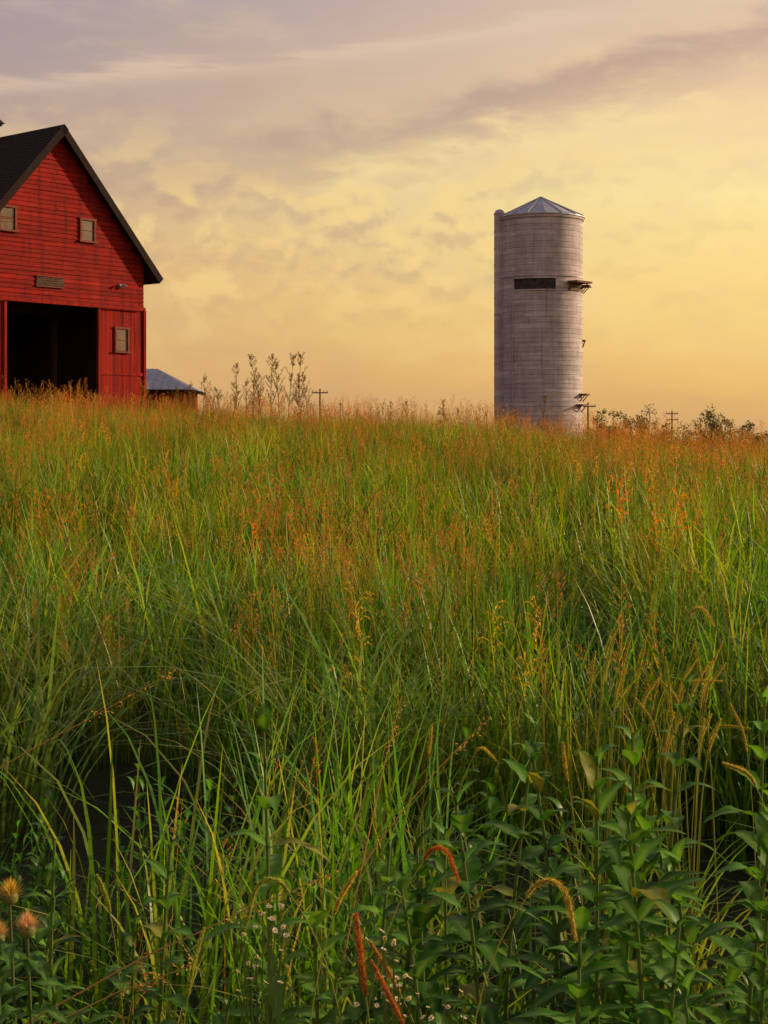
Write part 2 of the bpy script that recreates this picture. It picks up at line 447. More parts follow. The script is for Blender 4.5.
ch = MB(); ch.tube([cc+Z*sz0, cc+Z*(ztop+0.15)], [0.36, 0.36], (1, 1, 1, 1), 16)
ch.tube([cc+Z*(ztop+0.15), cc+Z*(ztop+0.42), cc+Z*(ztop+0.5)], [0.40, 0.24, 0.02], (1, 1, 1, 1), 16)
for k in range(14): ch.tube([cc+Z*(1.5+k*1.1), cc+Z*(1.55+k*1.1)], [0.385, 0.385], (1, 1, 1, 1), 16)
ch.obj('ladder_chute', M_CONC, silo, smooth=False)
ld = MB(); a = math.radians(222); dr = Vector((math.cos(a), math.sin(a), 0)); tg = Vector((-dr.y, dr.x, 0)); lc = dr*(SR+0.1)
for q in (-0.12, 0.12): ld.tube([lc+tg*q+Z*1, lc+tg*q+Z*(11.6)], [0.018, 0.018], (1, 1, 1, 1), 4)
z = 1.2
while z < 11.5: ld.tube([lc-tg*0.12+Z*z, lc+tg*0.12+Z*z], [0.012, 0.012], (1, 1, 1, 1), 4); z += 0.33
ld.obj('ladder', M_METAL, silo)
op = MB(); a0, a1 = math.radians(226), math.radians(285)
ring(op, SR+0.035, 11.82, SR+0.035, 12.56, 24, a0, a1)
op.obj('long_opening', M_DARK, silo)
of = MB(); hoop(of, 12.60, SR, 0.05, 0.16, a0, a1, 24); hoop(of, 11.80, SR, 0.04, 0.12, a0, a1, 24)
for a in (a0, a1):
    dr = Vector((math.cos(a), math.sin(a), 0)); tg = Vector((-dr.y, dr.x, 0))
    of.box(dr*(SR+0.05)+Z*12.2, tg, dr, Z, 0.07, 0.1, 0.72)
of.obj('opening_frame', M_CONC, silo)
pl = MB()
def plat(adeg, z, out, wid, rail):
    a = math.radians(adeg); dr = Vector((math.cos(a), math.sin(a), 0)); tg = Vector((-dr.y, dr.x, 0))
    pl.box(dr*(SR+out/2)+Z*z, dr, tg, Z, out, wid, 0.12)
    for q in (-0.4, 0.4):
        pl.tube([dr*SR+tg*wid*q+Z*(z-0.45), dr*(SR+out*0.7)+tg*wid*q+Z*(z-0.05)], [0.04, 0.03], (1, 1, 1, 1), 4)
plat(318, 12.35, 0.8, 1.7, 0); plat(345, 12.2, 0.55, 1.0, 0); plat(338, 5.0, 0.5, 0.9, 0); plat(330, 4.3, 0.45, 0.9, 0); plat(350, 8.6, 0.2, 0.3, 0)
pl.box(Vector((math.cos(math.radians(318)), math.sin(math.radians(318)), 0))*(SR+0.06)+Z*12.05, Vector((0.67, 0.743, 0)), Vector((0.743, -0.67, 0)), Z, 1.3, 0.1, 0.45)
pl.obj('platforms', M_RUST, silo)

# ------------------------------------------------------------ utility poles
def pole(x, y, ztop, arms=2, w=2.2):
    g = ground(x, y)
    e = empty('utility_pole', (x, y, g))
    H = ztop-g; p = MB(); p.tube([Vector((0, 0, -0.5)), Vector((0, 0, H/2)), Vector((0, 0, H))], [0.16, 0.13, 0.10], (1, 1, 1, 1), 8)
    p.obj('pole', M_POLE, e)
    c = MB()
    for k in range(arms):
        zz = H-0.5-k*0.95
        c.box((0, -0.16, zz), X, Y, Z, w, 0.12, 0.14)
        for q in (-0.45, -0.25, 0.25, 0.45):
            c.tube([Vector((q*w, -0.16, zz+0.08)), Vector((q*w, -0.16, zz+0.28))], [0.05, 0.04], (1, 1, 1, 1), 6)
    c.obj('crossarms', M_POLE, e)
pole(-8.0, 200, 8.4, 1, 2.0); pole(25.5, 200, 6.7, 1, 1.9); pole(45.0, 250, 6.6, 2, 1.9)

# ------------------------------------------------------------ distant trees
def tree(mb, tk, x, y, h, w, dens=1.0):
    g = ground(x, y); base = Vector((x, y, g))
    th = h*0.35
    tk.tube([base-Z*0.3, base+Z*th*0.6+X*U(-.2, .2), base+Z*h*0.7], [0.22*h/8, 0.16*h/8, 0.05], (0.05, 0.035, 0.025, 1), 6)
    cl = []
    for k in range(int(20+2*w)):
        a = U(0, 6.28); r = math.sqrt(R())*w/2; zz = U(0.2, 1.0)
        rr = r*(1.2-0.65*zz)
        c = base+Vector((math.cos(a)*rr, math.sin(a)*rr, zz*h*(1-0.3*(r/(w/2))**2)))
        cl.append((c, U(0.09, 0.18)*w))
        tk.tube([base+Z*th*U(0.6, 1.2), (base+Z*th+c)/2+Z*0.1, c], [0.07, 0.05, 0.02], (0.05, 0.035, 0.025, 1), 4)
    for c, r in cl:
        sh = U(0.6, 1.4)
        for k in range(int(75*dens)):
            d = Vector((random.gauss(0, 1), random.gauss(0, 1), random.gauss(0, .8))).normalized()*r*R()**0.45*1.1
            p = c+d; s = U(0.10, 0.24)
            a = Vector((U(-1, 1), U(-1, 1), U(-1, 1))).normalized()*s; b2 = Vector((U(-1, 1), U(-1, 1), U(-1, 1))).normalized()*s
            v = sh*U(0.7, 1.3)
            mb.tri(p-a*0.6, p+a, p+b2, (0.14*v, 0.13*v, 0.045*v, 1))
tb, tk = MB(), MB()
for (px, y, hpx, w) in [(600, 190, 32, 4.5), (617, 180, 38, 4.5), (648, 190, 34, 5.5), (634, 200, 28, 5), (713, 170, 32, 5), (735, 175, 28, 5.5), (722, 180, 30, 5), (698, 210, 20, 5), (751, 180, 19, 4.5),
                        (575, 220, 20, 5), (680, 230, 17, 7), (665, 210, 20, 5), (765, 200, 12, 6), (790, 180, 22, 6), (830, 190, 26, 6), (442, 300, 36, 4), (350, 320, 33, 5), (-60, 250, 50, 8)]:
    x = (px-384)/1600*y; zt = EYE+hpx/1600*y
    tree(tb, tk, x, y, zt-ground(x, y), w)
tp = empty('distant_trees'); tb.obj('crowns', M_TREE, tp); tk.obj('trunks', M_TREE, tp)

# ------------------------------------------------------------ vegetation prototypes
def lerp(a, b, t): return tuple(a[i]+(b[i]-a[i])*t for i in range(3))+(1,)
G1 = (0.045, 0.15, 0.010); G2 = (0.21, 0.40, 0.022); GB = (0.09, 0.24, 0.07); GY = (0.36, 0.39, 0.03)
STR = (0.52, 0.36, 0.13); RUST = (0.60, 0.19, 0.07); GOLD = (0.58, 0.35, 0.09); DARKG = (0.03, 0.11, 0.012)
PURP = (0.36, 0.15, 0.09)

def blade(mb, bx, by, h, w, lean, curl, col, seg=6, az=None):
    az = U(0, 6.283) if az is None else az
    d = Vector((math.cos(az), math.sin(az), 0))
    tw = az+math.pi/2+U(-0.6, 0.6)
    side = Vector((math.cos(tw), math.sin(tw), U(-0.15, 0.15)))
    pts = []; wd = []
    for i in range(seg+1):
        t = i/seg
        pts.append(Vector((bx, by, -0.05)) + d*h*(lean*t+curl*t**2.6) + Z*h*(t-0.55*curl*t**3.2))
        wd.append(w*0.5*(0.75+0.5*t)*(1-t**2.5)+0.0004)
    c1 = lerp(col, (col[0]*0.8, col[1]*0.7, col[2]*0.7), R())
    tip = lerp(col, STR, 0.0 if R() < 0.7 else U(0.3, 0.8))
    mb.quadstrip(pts, wd, side, lambda t: lerp(c1, tip, t**1.5))

def panicle(mb, bx, by, h, col, size=0.22, n=26, sp=0.018, thick=0.0016, lean=None, spread=0.5):
    az = U(0, 6.283); d = Vector((math.cos(az), math.sin(az), 0)); ln = U(0.03, 0.22) if lean is None else lean
    P = lambda t: Vector((bx, by, -0.05)) + d*h*(ln*t*t) + Z*h*t
    side = Vector((-math.sin(az), math.cos(az), 0))
    sc = lerp(GY, col, U(0.1, 0.7))
    mb.quadstrip([P(i/4) for i in range(5)], [thick*(1-0.5*i/4) for i in range(5)], side, sc)
    mb.quadstrip([P(i/4) for i in range(5)], [thick*(1-0.5*i/4) for i in range(5)], d, sc)
    t0 = 1-size/h
    nb = max(4, n//5)
    for k in range(nb):
        t = t0+(1-t0)*k/nb; f = k/nb
        a = U(0, 6.283); rr = size*spread*(0.55*math.sin(math.pi*min(1, f*0.8+0.15)))*U(.5, 1.1)
        e = P(t)+Vector((math.cos(a), math.sin(a), 0))*rr + Z*rr*1.1
        q0 = P(t)
        for u in range(n//nb+1):
            o = q0.lerp(e, U(0.25, 1.05))
            dr = ((e-q0).normalized()+Vector((U(-.5, .5), U(-.5, .5), U(-.2, .6)))).normalized()*sp*U(0.7, 1.4)
            sd = Vector((U(-1, 1), U(-1, 1), U(-.5, .5))).normalized()*sp*0.22
            v = U(0.6, 1.25); cc = (col[0]*v, col[1]*v*U(0.8, 1.3), col[2]*v, 1)
            mb.quad(o-dr*0.5, o+sd, o+dr*0.6, o-sd, cc)

def leaf(mb, base, d, length, width, droop, col, fold=0.25, rows=7, mid=None, wav=0.0):
    d = d.normalized(); side = d.cross(Z)
    if side.length < 0.01: side = X.copy()
    side.normalize(); up = side.cross(d).normalized()
    n0 = len(mb.v); mid = mid or lerp(col, (0.30, 0.40, 0.12), 0.40)
    ph = U(0, 6)
    for i in range(rows+1):
        t = i/rows
        c = base + d*length*t - Z*droop*length*t*t + up*length*0.08*math.sin(math.pi*t)
        w = width*0.5*(math.sin(math.pi*min(1, t**0.8*0.98+0.02))**0.8+0.02)
        for j, q in enumerate((-1, -0.55, 0, 0.55, 1)):
            mb.v.append(tuple(c+side*w*q+up*w*fold*abs(q)*1.0+up*w*wav*math.sin(t*14+ph+q*2)*abs(q)))
            v = 1.0 if j in (1, 3) else 0.85
            mb.c.append(mid if j == 2 else (col[0]*v, col[1]*v, col[2]*v, 1))
    for i in range(rows):
        for j in range(4):
            a = n0+i*5+j; mb.f.append((a, a+1, a+6, a+5))

def stalk_forb(mb, bx, by, h, lf, lw, n, col, droop=0.4, az0=None, stemc=None, lean=0.08):
    az = U(0, 6.283); d = Vector((math.cos(az), math.sin(az), 0))
    P = lambda t: Vector((bx, by, -0.05))+d*h*lean*t*t+Z*h*t
    mb.tube([P(i/4) for i in range(5)], [0.004, 0.0035, 0.003, 0.0025, 0.0015], stemc or lerp(col, PURP, 0.3), 4)
    a = U(0, 6.28)
    for k in range(n):
        t = 0.12+0.88*(k/(n-1))
        a += 2.4
        el = 0.3+0.9*t*t
        dr = Vector((math.cos(a)*math.cos(el), math.sin(a)*math.cos(el), math.sin(el)))
        s = (0.55+0.6*math.sin(math.pi*min(1, t*0.85)))*U(0.8, 1.15)
        v = U(0.75, 1.25)
        leaf(mb, P(t), dr, lf*s, lw*s, droop, (col[0]*v, col[1]*v, col[2]*v), rows=4)

protos = bpy.data.collections.new('meadow_prototypes')
names = {}
def reg(kind, mb, mat=M_VEG, smooth=True):
    i = len(protos.objects); nm = 'proto_%02d_%s' % (i, kind)
    ob = mb.obj(nm, mat, link=False, smooth=smooth); protos.objects.link(ob)
    names.setdefault(kind, []).append(i)

def disk(r):
    a = U(0, 6.283); q = math.sqrt(R())*r; return q*math.cos(a), q*math.sin(a)

for v in range(5):     # tall green grass
    mb = MB()
    for k in range(100):
        x, y = disk(0.40); c = lerp(G1, G2, R()); c = c if R() < 0.75 else lerp(GB, G2, R()*0.5)
        blade(mb, x, y, U(0.5, 1.15), U(0.008, 0.015), U(0.02, 0.28), U(0.0, 0.85)*R()**0.5, c, 6)
    for k in range(6): blade(mb, *disk(0.42), U(0.5, 1.0), U(0.004, 0.008), U(0.1, 0.4), U(0.1, 0.7), STR, 5)
    if v % 2:
        for k in range(5): panicle(mb, *disk(0.4), U(0.95, 1.25), lerp(GOLD, RUST, R()), U(0.12, 0.2), 50, 0.008, 0.0011)
    reg('green', mb)
for v in range(3):     # wide arching bluish grass
    mb = MB()
    for k in range(70):
        x, y = disk(0.2); c = lerp(GB, (0.24, 0.40, 0.10), R())
        blade(mb, x, y, U(0.8, 1.3), U(0.010, 0.018), U(0.05, 0.35), U(0.2, 0.95), c, 8)
    reg('arch', mb)
for v in range(4):     # rusty seed heads, coarse: for the far field
    mb = MB()
    for k in range(78):
        x, y = disk(0.5); c = lerp(G1, GY, R()*0.6)
        blade(mb, x, y, U(0.6, 1.1), U(0.010, 0.018), U(0.02, 0.25), U(0.0, 0.6), c, 4)
    for k in range(12): panicle(mb, *disk(0.5), U(0.95, 1.4), lerp(RUST, PURP if R() < .4 else GOLD, R()*0.8), U(0.16, 0.28), 32, 0.020)
    reg('rust', mb)
for v in range(3):     # rusty seed heads, fine: for close up
    mb = MB()
    for k in range(70):
        x, y = disk(0.42); c = lerp(G1, GY, R()*0.6)
        blade(mb, x, y, U(0.5, 1.05), U(0.007, 0.012), U(0.02, 0.25), U(0.0, 0.6), c, 5)
    for k in range(10): panicle(mb, *disk(0.42), U(0.9, 1.3), lerp(RUST, PURP if R() < .3 else GOLD, R()*0.6), U(0.16, 0.26), 90, 0.010, 0.0012)
    reg('rustfine', mb)
for v in range(4):     # far green
    mb = MB()
    for k in range(85):
        x, y = disk(0.5); c = lerp(G1, G2, R()) if R() < .75 else lerp(G2, GY, R())
        blade(mb, x, y, U(0.6, 1.15), U(0.012, 0.020), U(0.02, 0.25), U(0.0, 0.6), c, 4)
    for k in range(4): panicle(mb, *disk(0.5), U(0.9, 1.3), lerp(GOLD, RUST, R()), U(0.14, 0.22), 24, 0.02)
    reg('fargreen', mb)
for v in range(3):     # golden thin stalks
    mb = MB()
    for k in range(70):
        x, y = disk(0.42); c = lerp(G2, GY, R())
        blade(mb, x, y, U(0.5, 1.0), U(0.006, 0.012), U(0.02, 0.3), U(0.0, 0.6), c, 5)
    for k in range(9): panicle(mb, *disk(0.42), U(0.85, 1.25), lerp(GOLD, GY, R()), U(0.10, 0.2), 36, 0.011, spread=0.25)
    reg('gold', mb)
for v in range(5):     # low leafy forbs
    mb = MB(); big = v > 2
    for k in range(11 if big else 15):
        c = lerp(DARKG, (0.09, 0.25, 0.022), R())
        if big: stalk_forb(mb, *disk(0.36), U(0.4, 0.9), U(0.10, 0.16), U(0.045, 0.07), 10, c)
        else: stalk_forb(mb, *disk(0.36), U(0.35, 0.85), U(0.07, 0.13), U(0.02, 0.042), 13, c)
    for k in range(26): blade(mb, *disk(0.4), U(0.4, 0.9), U(0.006, 0.012), U(0.1, 0.4), U(0.1, 0.8), lerp(G1, G2, R()), 5)
    reg('forb', mb)
for v in range(3):     # goldenrod like flowering forb
    mb = MB()
    for k in range(3):
        x, y = disk(0.3); h = U(0.85, 1.25)
        stalk_forb(mb, x, y, h*0.95, 0.09, 0.014, 26, lerp(G1, G2, R()), 0.5)
        col = (0.65, 0.38, 0.03) if v < 2 else (0.68, 0.18, 0.03)
        for q in range(9):
            a = U(0, 6.28); ln = U(0.05, 0.12)
            for u in range(14):
                t = u/14; p = Vector((x+math.cos(a)*ln*t, y+math.sin(a)*ln*t, h*(0.8+0.22*q/9)+0.05*math.sin(t*2.5)))
                s = 0.006; e = Vector((U(-1, 1), U(-1, 1), U(-1, 1))).normalized()*s; g = Vector((U(-1, 1), U(-1, 1), U(-1, 1))).normalized()*s
                vv = U(.7, 1.2); mb.quad(p-e, p+g, p+e, p-g, (col[0]*vv, col[1]*vv, col[2], 1))
    for k in range(25): blade(mb, *disk(0.35), U(0.4, 0.8), 0.009, 0.2, 0.4, lerp(G1, G2, R()))
    reg('flower', mb)
for v in range(4):     # tall branching weed on the crest
    mb = MB()
    h = U(1.8, 2.3); le = U(-0.15, 0.15)
    cw = (0.17, 0.085, 0.035, 1)
    P = lambda t: Vector((le*h*t*t, 0.02*t, h*t))
    mb.tube([P(i/5) for i in range(6)], [0.012*(1-0.6*i/5) for i in range(6)], cw, 5)
    for k in range(22):
        t = U(0.3, 1.0); a = U(0, 6.28); ln = U(0.2, 0.5)*(1.35-t)
        q = P(t); e = q+Vector((math.cos(a)*ln*0.6, math.sin(a)*ln*0.6, ln*1.0))
        mb.tube([q, (q+e)/2+Z*-0.03, e], [0.006, 0.005, 0.003], cw, 4)
        for u in range(30):
            p = q.lerp(e, U(0.25, 1.08))+Vector((U(-1, 1), U(-1, 1), U(-1, 1)))*0.03
            s = U(0.014, 0.032); a1 = Vector((U(-1, 1), U(-1, 1), U(-1, 1))).normalized()*s; b1 = Vector((U(-1, 1), U(-1, 1), U(-1, 1))).normalized()*s*0.6
            w = U(0.6, 1.3); mb.tri(p-a1, p+a1, p+b1, (0.25*w, 0.14*w, 0.04*w, 1))
    reg('weed', mb)

# ------------------------------------------------------------ scatter through geometry nodes
def scatter(name, items):
    me = bpy.data.meshes.new(name)
    me.from_pydata([i[0] for i in items], [], [])
    a = me.attributes.new('rot', 'FLOAT_VECTOR', 'POINT'); a.data.foreach_set('vector', np.array([i[1] for i in items], dtype=np.float32).ravel())
    a = me.attributes.new('scl', 'FLOAT_VECTOR', 'POINT'); a.data.foreach_set('vector', np.array([i[2] for i in items], dtype=np.float32).ravel())
    a = me.attributes.new('idx', 'INT', 'POINT'); a.data.foreach_set('value', np.array([i[3] for i in items], dtype=np.int32))
    ob = bpy.data.objects.new(name, me); scene.collection.objects.link(ob)
    ng = bpy.data.node_groups.new(name+'_instancer', 'GeometryNodeTree')
    ng.interface.new_socket('Geometry', in_out='INPUT', socket_type='NodeSocketGeometry')
    ng.interface.new_socket('Geometry', in_out='OUTPUT', socket_type='NodeSocketGeometry')
    N = ng.nodes; Lk = ng.links
    gi = N.new('NodeGroupInput'); go = N.new('NodeGroupOutput')
    ip = N.new('GeometryNodeInstanceOnPoints'); ci = N.new('GeometryNodeCollectionInfo')
    ci.inputs['Collection'].default_value = protos
    ci.inputs['Separate Children'].default_value = True; ci.inputs['Reset Children'].default_value = True
    def attr(nm, dt):
        q = N.new('GeometryNodeInputNamedAttribute'); q.data_type = dt; q.inputs[0].default_value = nm; return q.outputs[0]
    er = N.new('FunctionNodeEulerToRotation'); Lk.new(attr('rot', 'FLOAT_VECTOR'), er.inputs[0])
    Lk.new(gi.outputs[0], ip.inputs['Points']); Lk.new(ci.outputs[0], ip.inputs['Instance'])
    ip.inputs['Pick Instance'].default_value = True
    Lk.new(attr('idx', 'INT'), ip.inputs['Instance Index']); Lk.new(er.outputs[0], ip.inputs['Rotation']); Lk.new(attr('scl', 'FLOAT_VECTOR'), ip.inputs['Scale'])
    Lk.new(ip.outputs[0], go.inputs[0])
    md = ob.modifiers.new('instances', 'NODES'); md.node_group = ng
    return ob

def place(x, y, kind, s=1.0, sz=1.0, tilt=0.08):
    return ((x, y, ground(x, y)), (U(-tilt, tilt), U(-tilt, tilt), U(0, 6.283)), (s, s, s*sz), random.choice(names[kind]))
def blocked(x, y):
    d = Vector((x, y, 0))-Vector((P0.x, P0.y, 0)); s_, t_ = d.dot(bu), d.dot(bv)
    if abs(s_) < 5.5 and -0.6 < t_ < L+1: return True
    if (x-10.53)**2+(y-107)**2 < 12: return True
    if abs(x+17) < 5.8 and abs(y-100) < 3.6: return True
    return False
items = []
def fill(y0, y1, dens, margin, smul):
    n = int(dens*(y1-y0)*2*(0.25*(y0+y1)/2+margin))
    for _ in range(n):
        yy = U(y0, y1); hw = 0.25*yy+margin; xx = U(-hw, hw)
        if blocked(xx, yy): continue
        f = noise.noise(Vector((xx*0.22+5, yy*0.12, 1.3))); g = noise.noise(Vector((xx*0.6, yy*0.45, 8.1)))
        px = xx/yy
        if yy < 4.6 and -0.04 < px < 0.3 and R() < 0.6: continue
        if 4.6 < yy < 7.0 and g < -0.05 and R() < 0.75: continue
        nearness = 1-sst(4.4, 5.8, yy+g*1.5)
        far = sst(7, 15, yy)
        if yy < 7 and R() < nearness:
            k = 'forb' if R() < 0.82 else 'green'
            items.append(place(xx, yy, k, U(0.65, 1.02), 1.0)); continue
        pr = 0.08+0.25*far+1.0*f*(0.3+0.7*far)+0.10*(px > 0.02)*far+0.12*sst(25, 45, yy)
        pg = 0.08+0.10*far+0.3*max(0, -f)+0.12*(px > 0.1)
        r = R(); coarse = yy > 11
        if r < pr: k = 'rust' if coarse else 'rustfine'
        elif r < pr+pg*0.6: k = 'gold'
        elif r < pr+pg*0.6+0.04: k = 'flower'
        elif not coarse and r < pr+pg*0.6+0.20: k = 'arch'
        elif not coarse and r < pr+pg*0.6+0.28: k = 'forb'
        else: k = 'fargreen' if coarse else 'green'
        s = U(0.78, 1.12)*smul*(1+0.28*g)
        if yy < 4.8: s *= 0.72
        items.append(place(xx, yy, k, s, U(0.85, 1.1)))
fill(1.6, 3.4, 5, 1.8, 0.8)
fill(3.4, 7, 6.5, 2.0, 1.0)
fill(7, 11, 4.6, 2.5, 1.0)
fill(11, 26, 2.7, 3.0, 1.0)
fill(26, 60, 1.4, 4.0, 1.08)
fill(60, 122, 0.2, 6.0, 1.25)
scatter('meadow_grass', items)

wd = []
for (px, y, s) in [(205, 50, 1.0), (214, 48, .9), (222, 51, .95), (230, 49, .9), (238, 50, 1.0), (252, 49, 1.15), (258, 51, 1.2), (264, 50, 1.25), (272, 49, 1.12), (279, 50, 1.2), (287, 51, 1.22), (296, 49, 1.18), (303, 50, 1.1), (309, 50, 1.0), (245, 52, .95), (340, 52, .7), (355, 52, .68), (390, 52, .68), (405, 52, .7), (445, 53, .75), (465, 51, .7), (30, 50, .65), (60, 52, .7), (180, 52, .8), (192, 51, .85), (510, 52, .7), (560, 53, .75), (540, 53, .9), (545, 54, .85), (600, 54, .75), (660, 54, .75), (700, 54, .75), (745, 52, .75)]:
    wd.append(place((px-384)/1600*y, y, 'weed', s*U(0.92, 1.05), 1, 0.1))
scatter('tall_weeds', wd)

# ------------------------------------------------------------ foreground plants
def milkweed(x, y, h, lf=0.13, lw=0.05, pairs=9, col=(0.06, 0.15, 0.035), az=0.0, lean=0.06, shoots=1):
    g = ground(x, y); e = empty('milkweed_plant', (x, y, g))
    st = MB(); lv = MB()
    for sh in range(shoots):
        ox, oy = (0, 0) if sh == 0 else (U(-.16, .16), U(-.1, .1)); hh = h*(1 if sh == 0 else U(0.68, 0.92)); la = U(0, 6.28)
        P = lambda t: Vector((ox+hh*lean*math.cos(la)*t*t, oy+hh*lean*math.sin(la)*t*t, hh*t))
        st.tube([P(i/6) for i in range(7)], [0.006, 0.006, 0.0055, 0.005, 0.0045, 0.004, 0.003], (0.14, 0.20, 0.05, 1), 8)
        for k in range(pairs):
            t = 0.22+0.76*(k/(pairs-1))**0.85; a = az+(k % 2)*math.pi/2+U(-.3, .3)
            for q in (0, math.pi):
                if R() < 0.05: continue
                el = 0.12+1.0*t**4+U(-.18, .18)
                d = Vector((math.cos(a+q)*math.cos(el), math.sin(a+q)*math.cos(el), math.sin(el)))
                s = (1.0 if t < 0.78 else 1.0-2.2*(t-0.78))*U(0.8, 1.12); v = U(0.65, 1.3)
                cc = (col[0]*v, col[1]*v, col[2]*v)
                if R() < 0.04: cc = (0.24, 0.24, 0.03)
                leaf(lv, P(t), d, lf*s, lw*s, U(0.1, 0.6), cc, 0.22, 9, wav=0.14)
    st.obj('stems', M_LEAF, e, smooth=True); lv.obj('leaves', M_LEAF, e, smooth=True)
LG = (0.10, 0.26, 0.02); LD = (0.05, 0.165, 0.018); LM = (0.07, 0.205, 0.02)
for a in [(-0.26, 3.75, 1.22, .18, .055, 10, LG, 0.1, .05, 1),
          (0.46, 3.45, 1.24, .18, .060, 15, LM, 0.3, .05, 3),
          (0.60, 3.8, 1.20, .17, .058, 14, LG, 1.1, .05, 3),
          (0.24, 3.55, 1.12, .16, .058, 13, LD, 0.2, .08, 3),
          (0.36, 3.05, 0.99, .16, .056, 12, LM, 0.0, .08, 2),
          (0.52, 3.1, 0.99, .15, .056, 12, LD, 0.7, .08, 3),
          (0.74, 3.4, 1.12, .17, .050, 13, LM, 0.3, .08, 3),
          (0.90, 3.9, 1.24, .16, .050, 13, LG, 0.6, .08, 3),
          (0.72, 4.2, 1.24, .15, .048, 13, LM, 0.2, .08, 2),
          (0.30, 4.1, 1.14, .15, .053, 12, LM, 0.9, .08, 2),
          (0.64, 3.0, 0.92, .14, .050, 11, LM, 0.3, .1, 2),
          (0.44, 3.8, 1.14, .15, .053, 12, LD, 0.6, .08, 3),
          (0.12, 3.35, 0.98, .13, .050, 12, LM, 0.8, .1, 2),
          (0.0, 3.6, 1.00, .13, .048, 11, LG, 0.1, .1, 2),
          (-0.12, 3.15, 0.88, .11, .042, 10, LG, 0.3, .1, 2),
          (-0.03, 3.7, 0.95, .11, .052, 9, (0.15, 0.34, 0.02), 0.3, .1, 2),
          (-0.38, 3.05, 0.88, .12, .040, 11, LD, 0.3, .1, 2),
          (-0.52, 3.6, 1.02, .12, .042, 11, LM, 0.9, .1, 2),
          (-0.6, 3.2, 0.90, .11, .038, 11, LM, 0.6, .1, 2),
          (-0.78, 3.7, 1.0, .11, .038, 11, LG, 0.2, .1, 2),
          (0.18, 2.95, 0.88, .13, .052, 10, LD, 0.5, .1, 2)]:
    milkweed(*a)

def t_pow(t): return 0.45*t**6
def stem_path(h, az, arch, n=26):
    d = Vector((math.cos(az), math.sin(az), 0)); pts = []; p = Vector((0, 0, 0)); ang = 0
    for i in range(n+1):
        pts.append(p.copy()); ang = 0.04+arch*t_pow(i/n)
        p = p+(d*math.sin(ang)+Z*math.cos(ang))*h/n
    return pts, p, ang, d
def foxtail(x, y, h, az, head=0.13, col=(0.55, 0.40, 0.08), arch=0.5, end=1.0, rad=0.008, blades=4):
    """Stem rises, leans at the top toward az; the bristly head then curves on until its tip points at angle `end` from vertical."""
    g = ground(x, y)
    pts, p, ang, d = stem_path(h, az, arch)
    e = empty('foxtail_grass', (x-p.x, y-p.y, g))
    hp = []; m = 14; a0 = ang
    for i in range(m+1):
        hp.append(p.copy()); u = min(1, (i/m)/0.6); ang = a0+(end-a0)*(u*u*(3-2*u))
        p = p+(d*math.sin(ang)+Z*math.cos(ang))*head/m
    st = MB(); st.tube(pts+[hp[0]+(hp[1]-hp[0])*0.5], [0.0022-0.0012*i/(len(pts)) for i in range(len(pts)+1)], (0.30, 0.32, 0.06, 1), 6)
    st.obj('stem', M_LEAF, e, smooth=True)
    hd = MB()
    hd.tube(hp, [rad*0.30*(math.sin(math.pi*(0.12+0.86*i/m))**0.5) for i in range(m+1)], lambda t: (col[0]*0.45, col[1]*0.5, col[2]*0.6, 1), 8)
    for k in range(1300):
        t = R(); i = min(m-1, int(t*m)); c = hp[i].lerp(hp[i+1], t*m-i); ax = (hp[i+1]-hp[i]).normalized()
        o = Vector((U(-1, 1), U(-1, 1), U(-1, 1))); o = (o-ax*o.dot(ax)).normalized()
        env = (math.sin(math.pi*(0.1+0.86*t))**0.5)
        pr = rad*0.30*env
        v = U(0.45, 1.3); cc = (min(.85, col[0]*v), min(.85, col[1]*v*U(0.85, 1.15)), col[2]*v, 1)
        b0 = c+o*pr*0.8
        if k % 3 == 0:
            s2 = ax.cross(o)*0.0012
            cc = (cc[0]*0.8, cc[1]*0.9, cc[2]*0.9, 1)
            hd.quad(b0, b0+ax*0.0015+o*0.0016+s2, b0+ax*0.0034+o*0.0019, b0+ax*0.0015+o*0.0016-s2, cc)
        else:
            s2 = ax.cross(o)*0.00022
            hd.tri(b0-s2, b0+s2, b0+(o*0.8+ax*0.8).normalized()*rad*env*U(0.8, 1.8), (min(.85, cc[0]*1.15), min(.8, cc[1]*1.15), cc[2]*1.1, 1))
    hd.obj('seed_head', M_SEED, e)
    bl = MB()
    for k in range(blades):
        blade(bl, U(-.02, .02), U(-.02, .02), h*U(0.5, 0.85), 0.010, U(.05, .25), U(.2, .8), lerp(G2, GY, R()), 8)
    bl.obj('leaf_blades', M_LEAF, e, smooth=True)

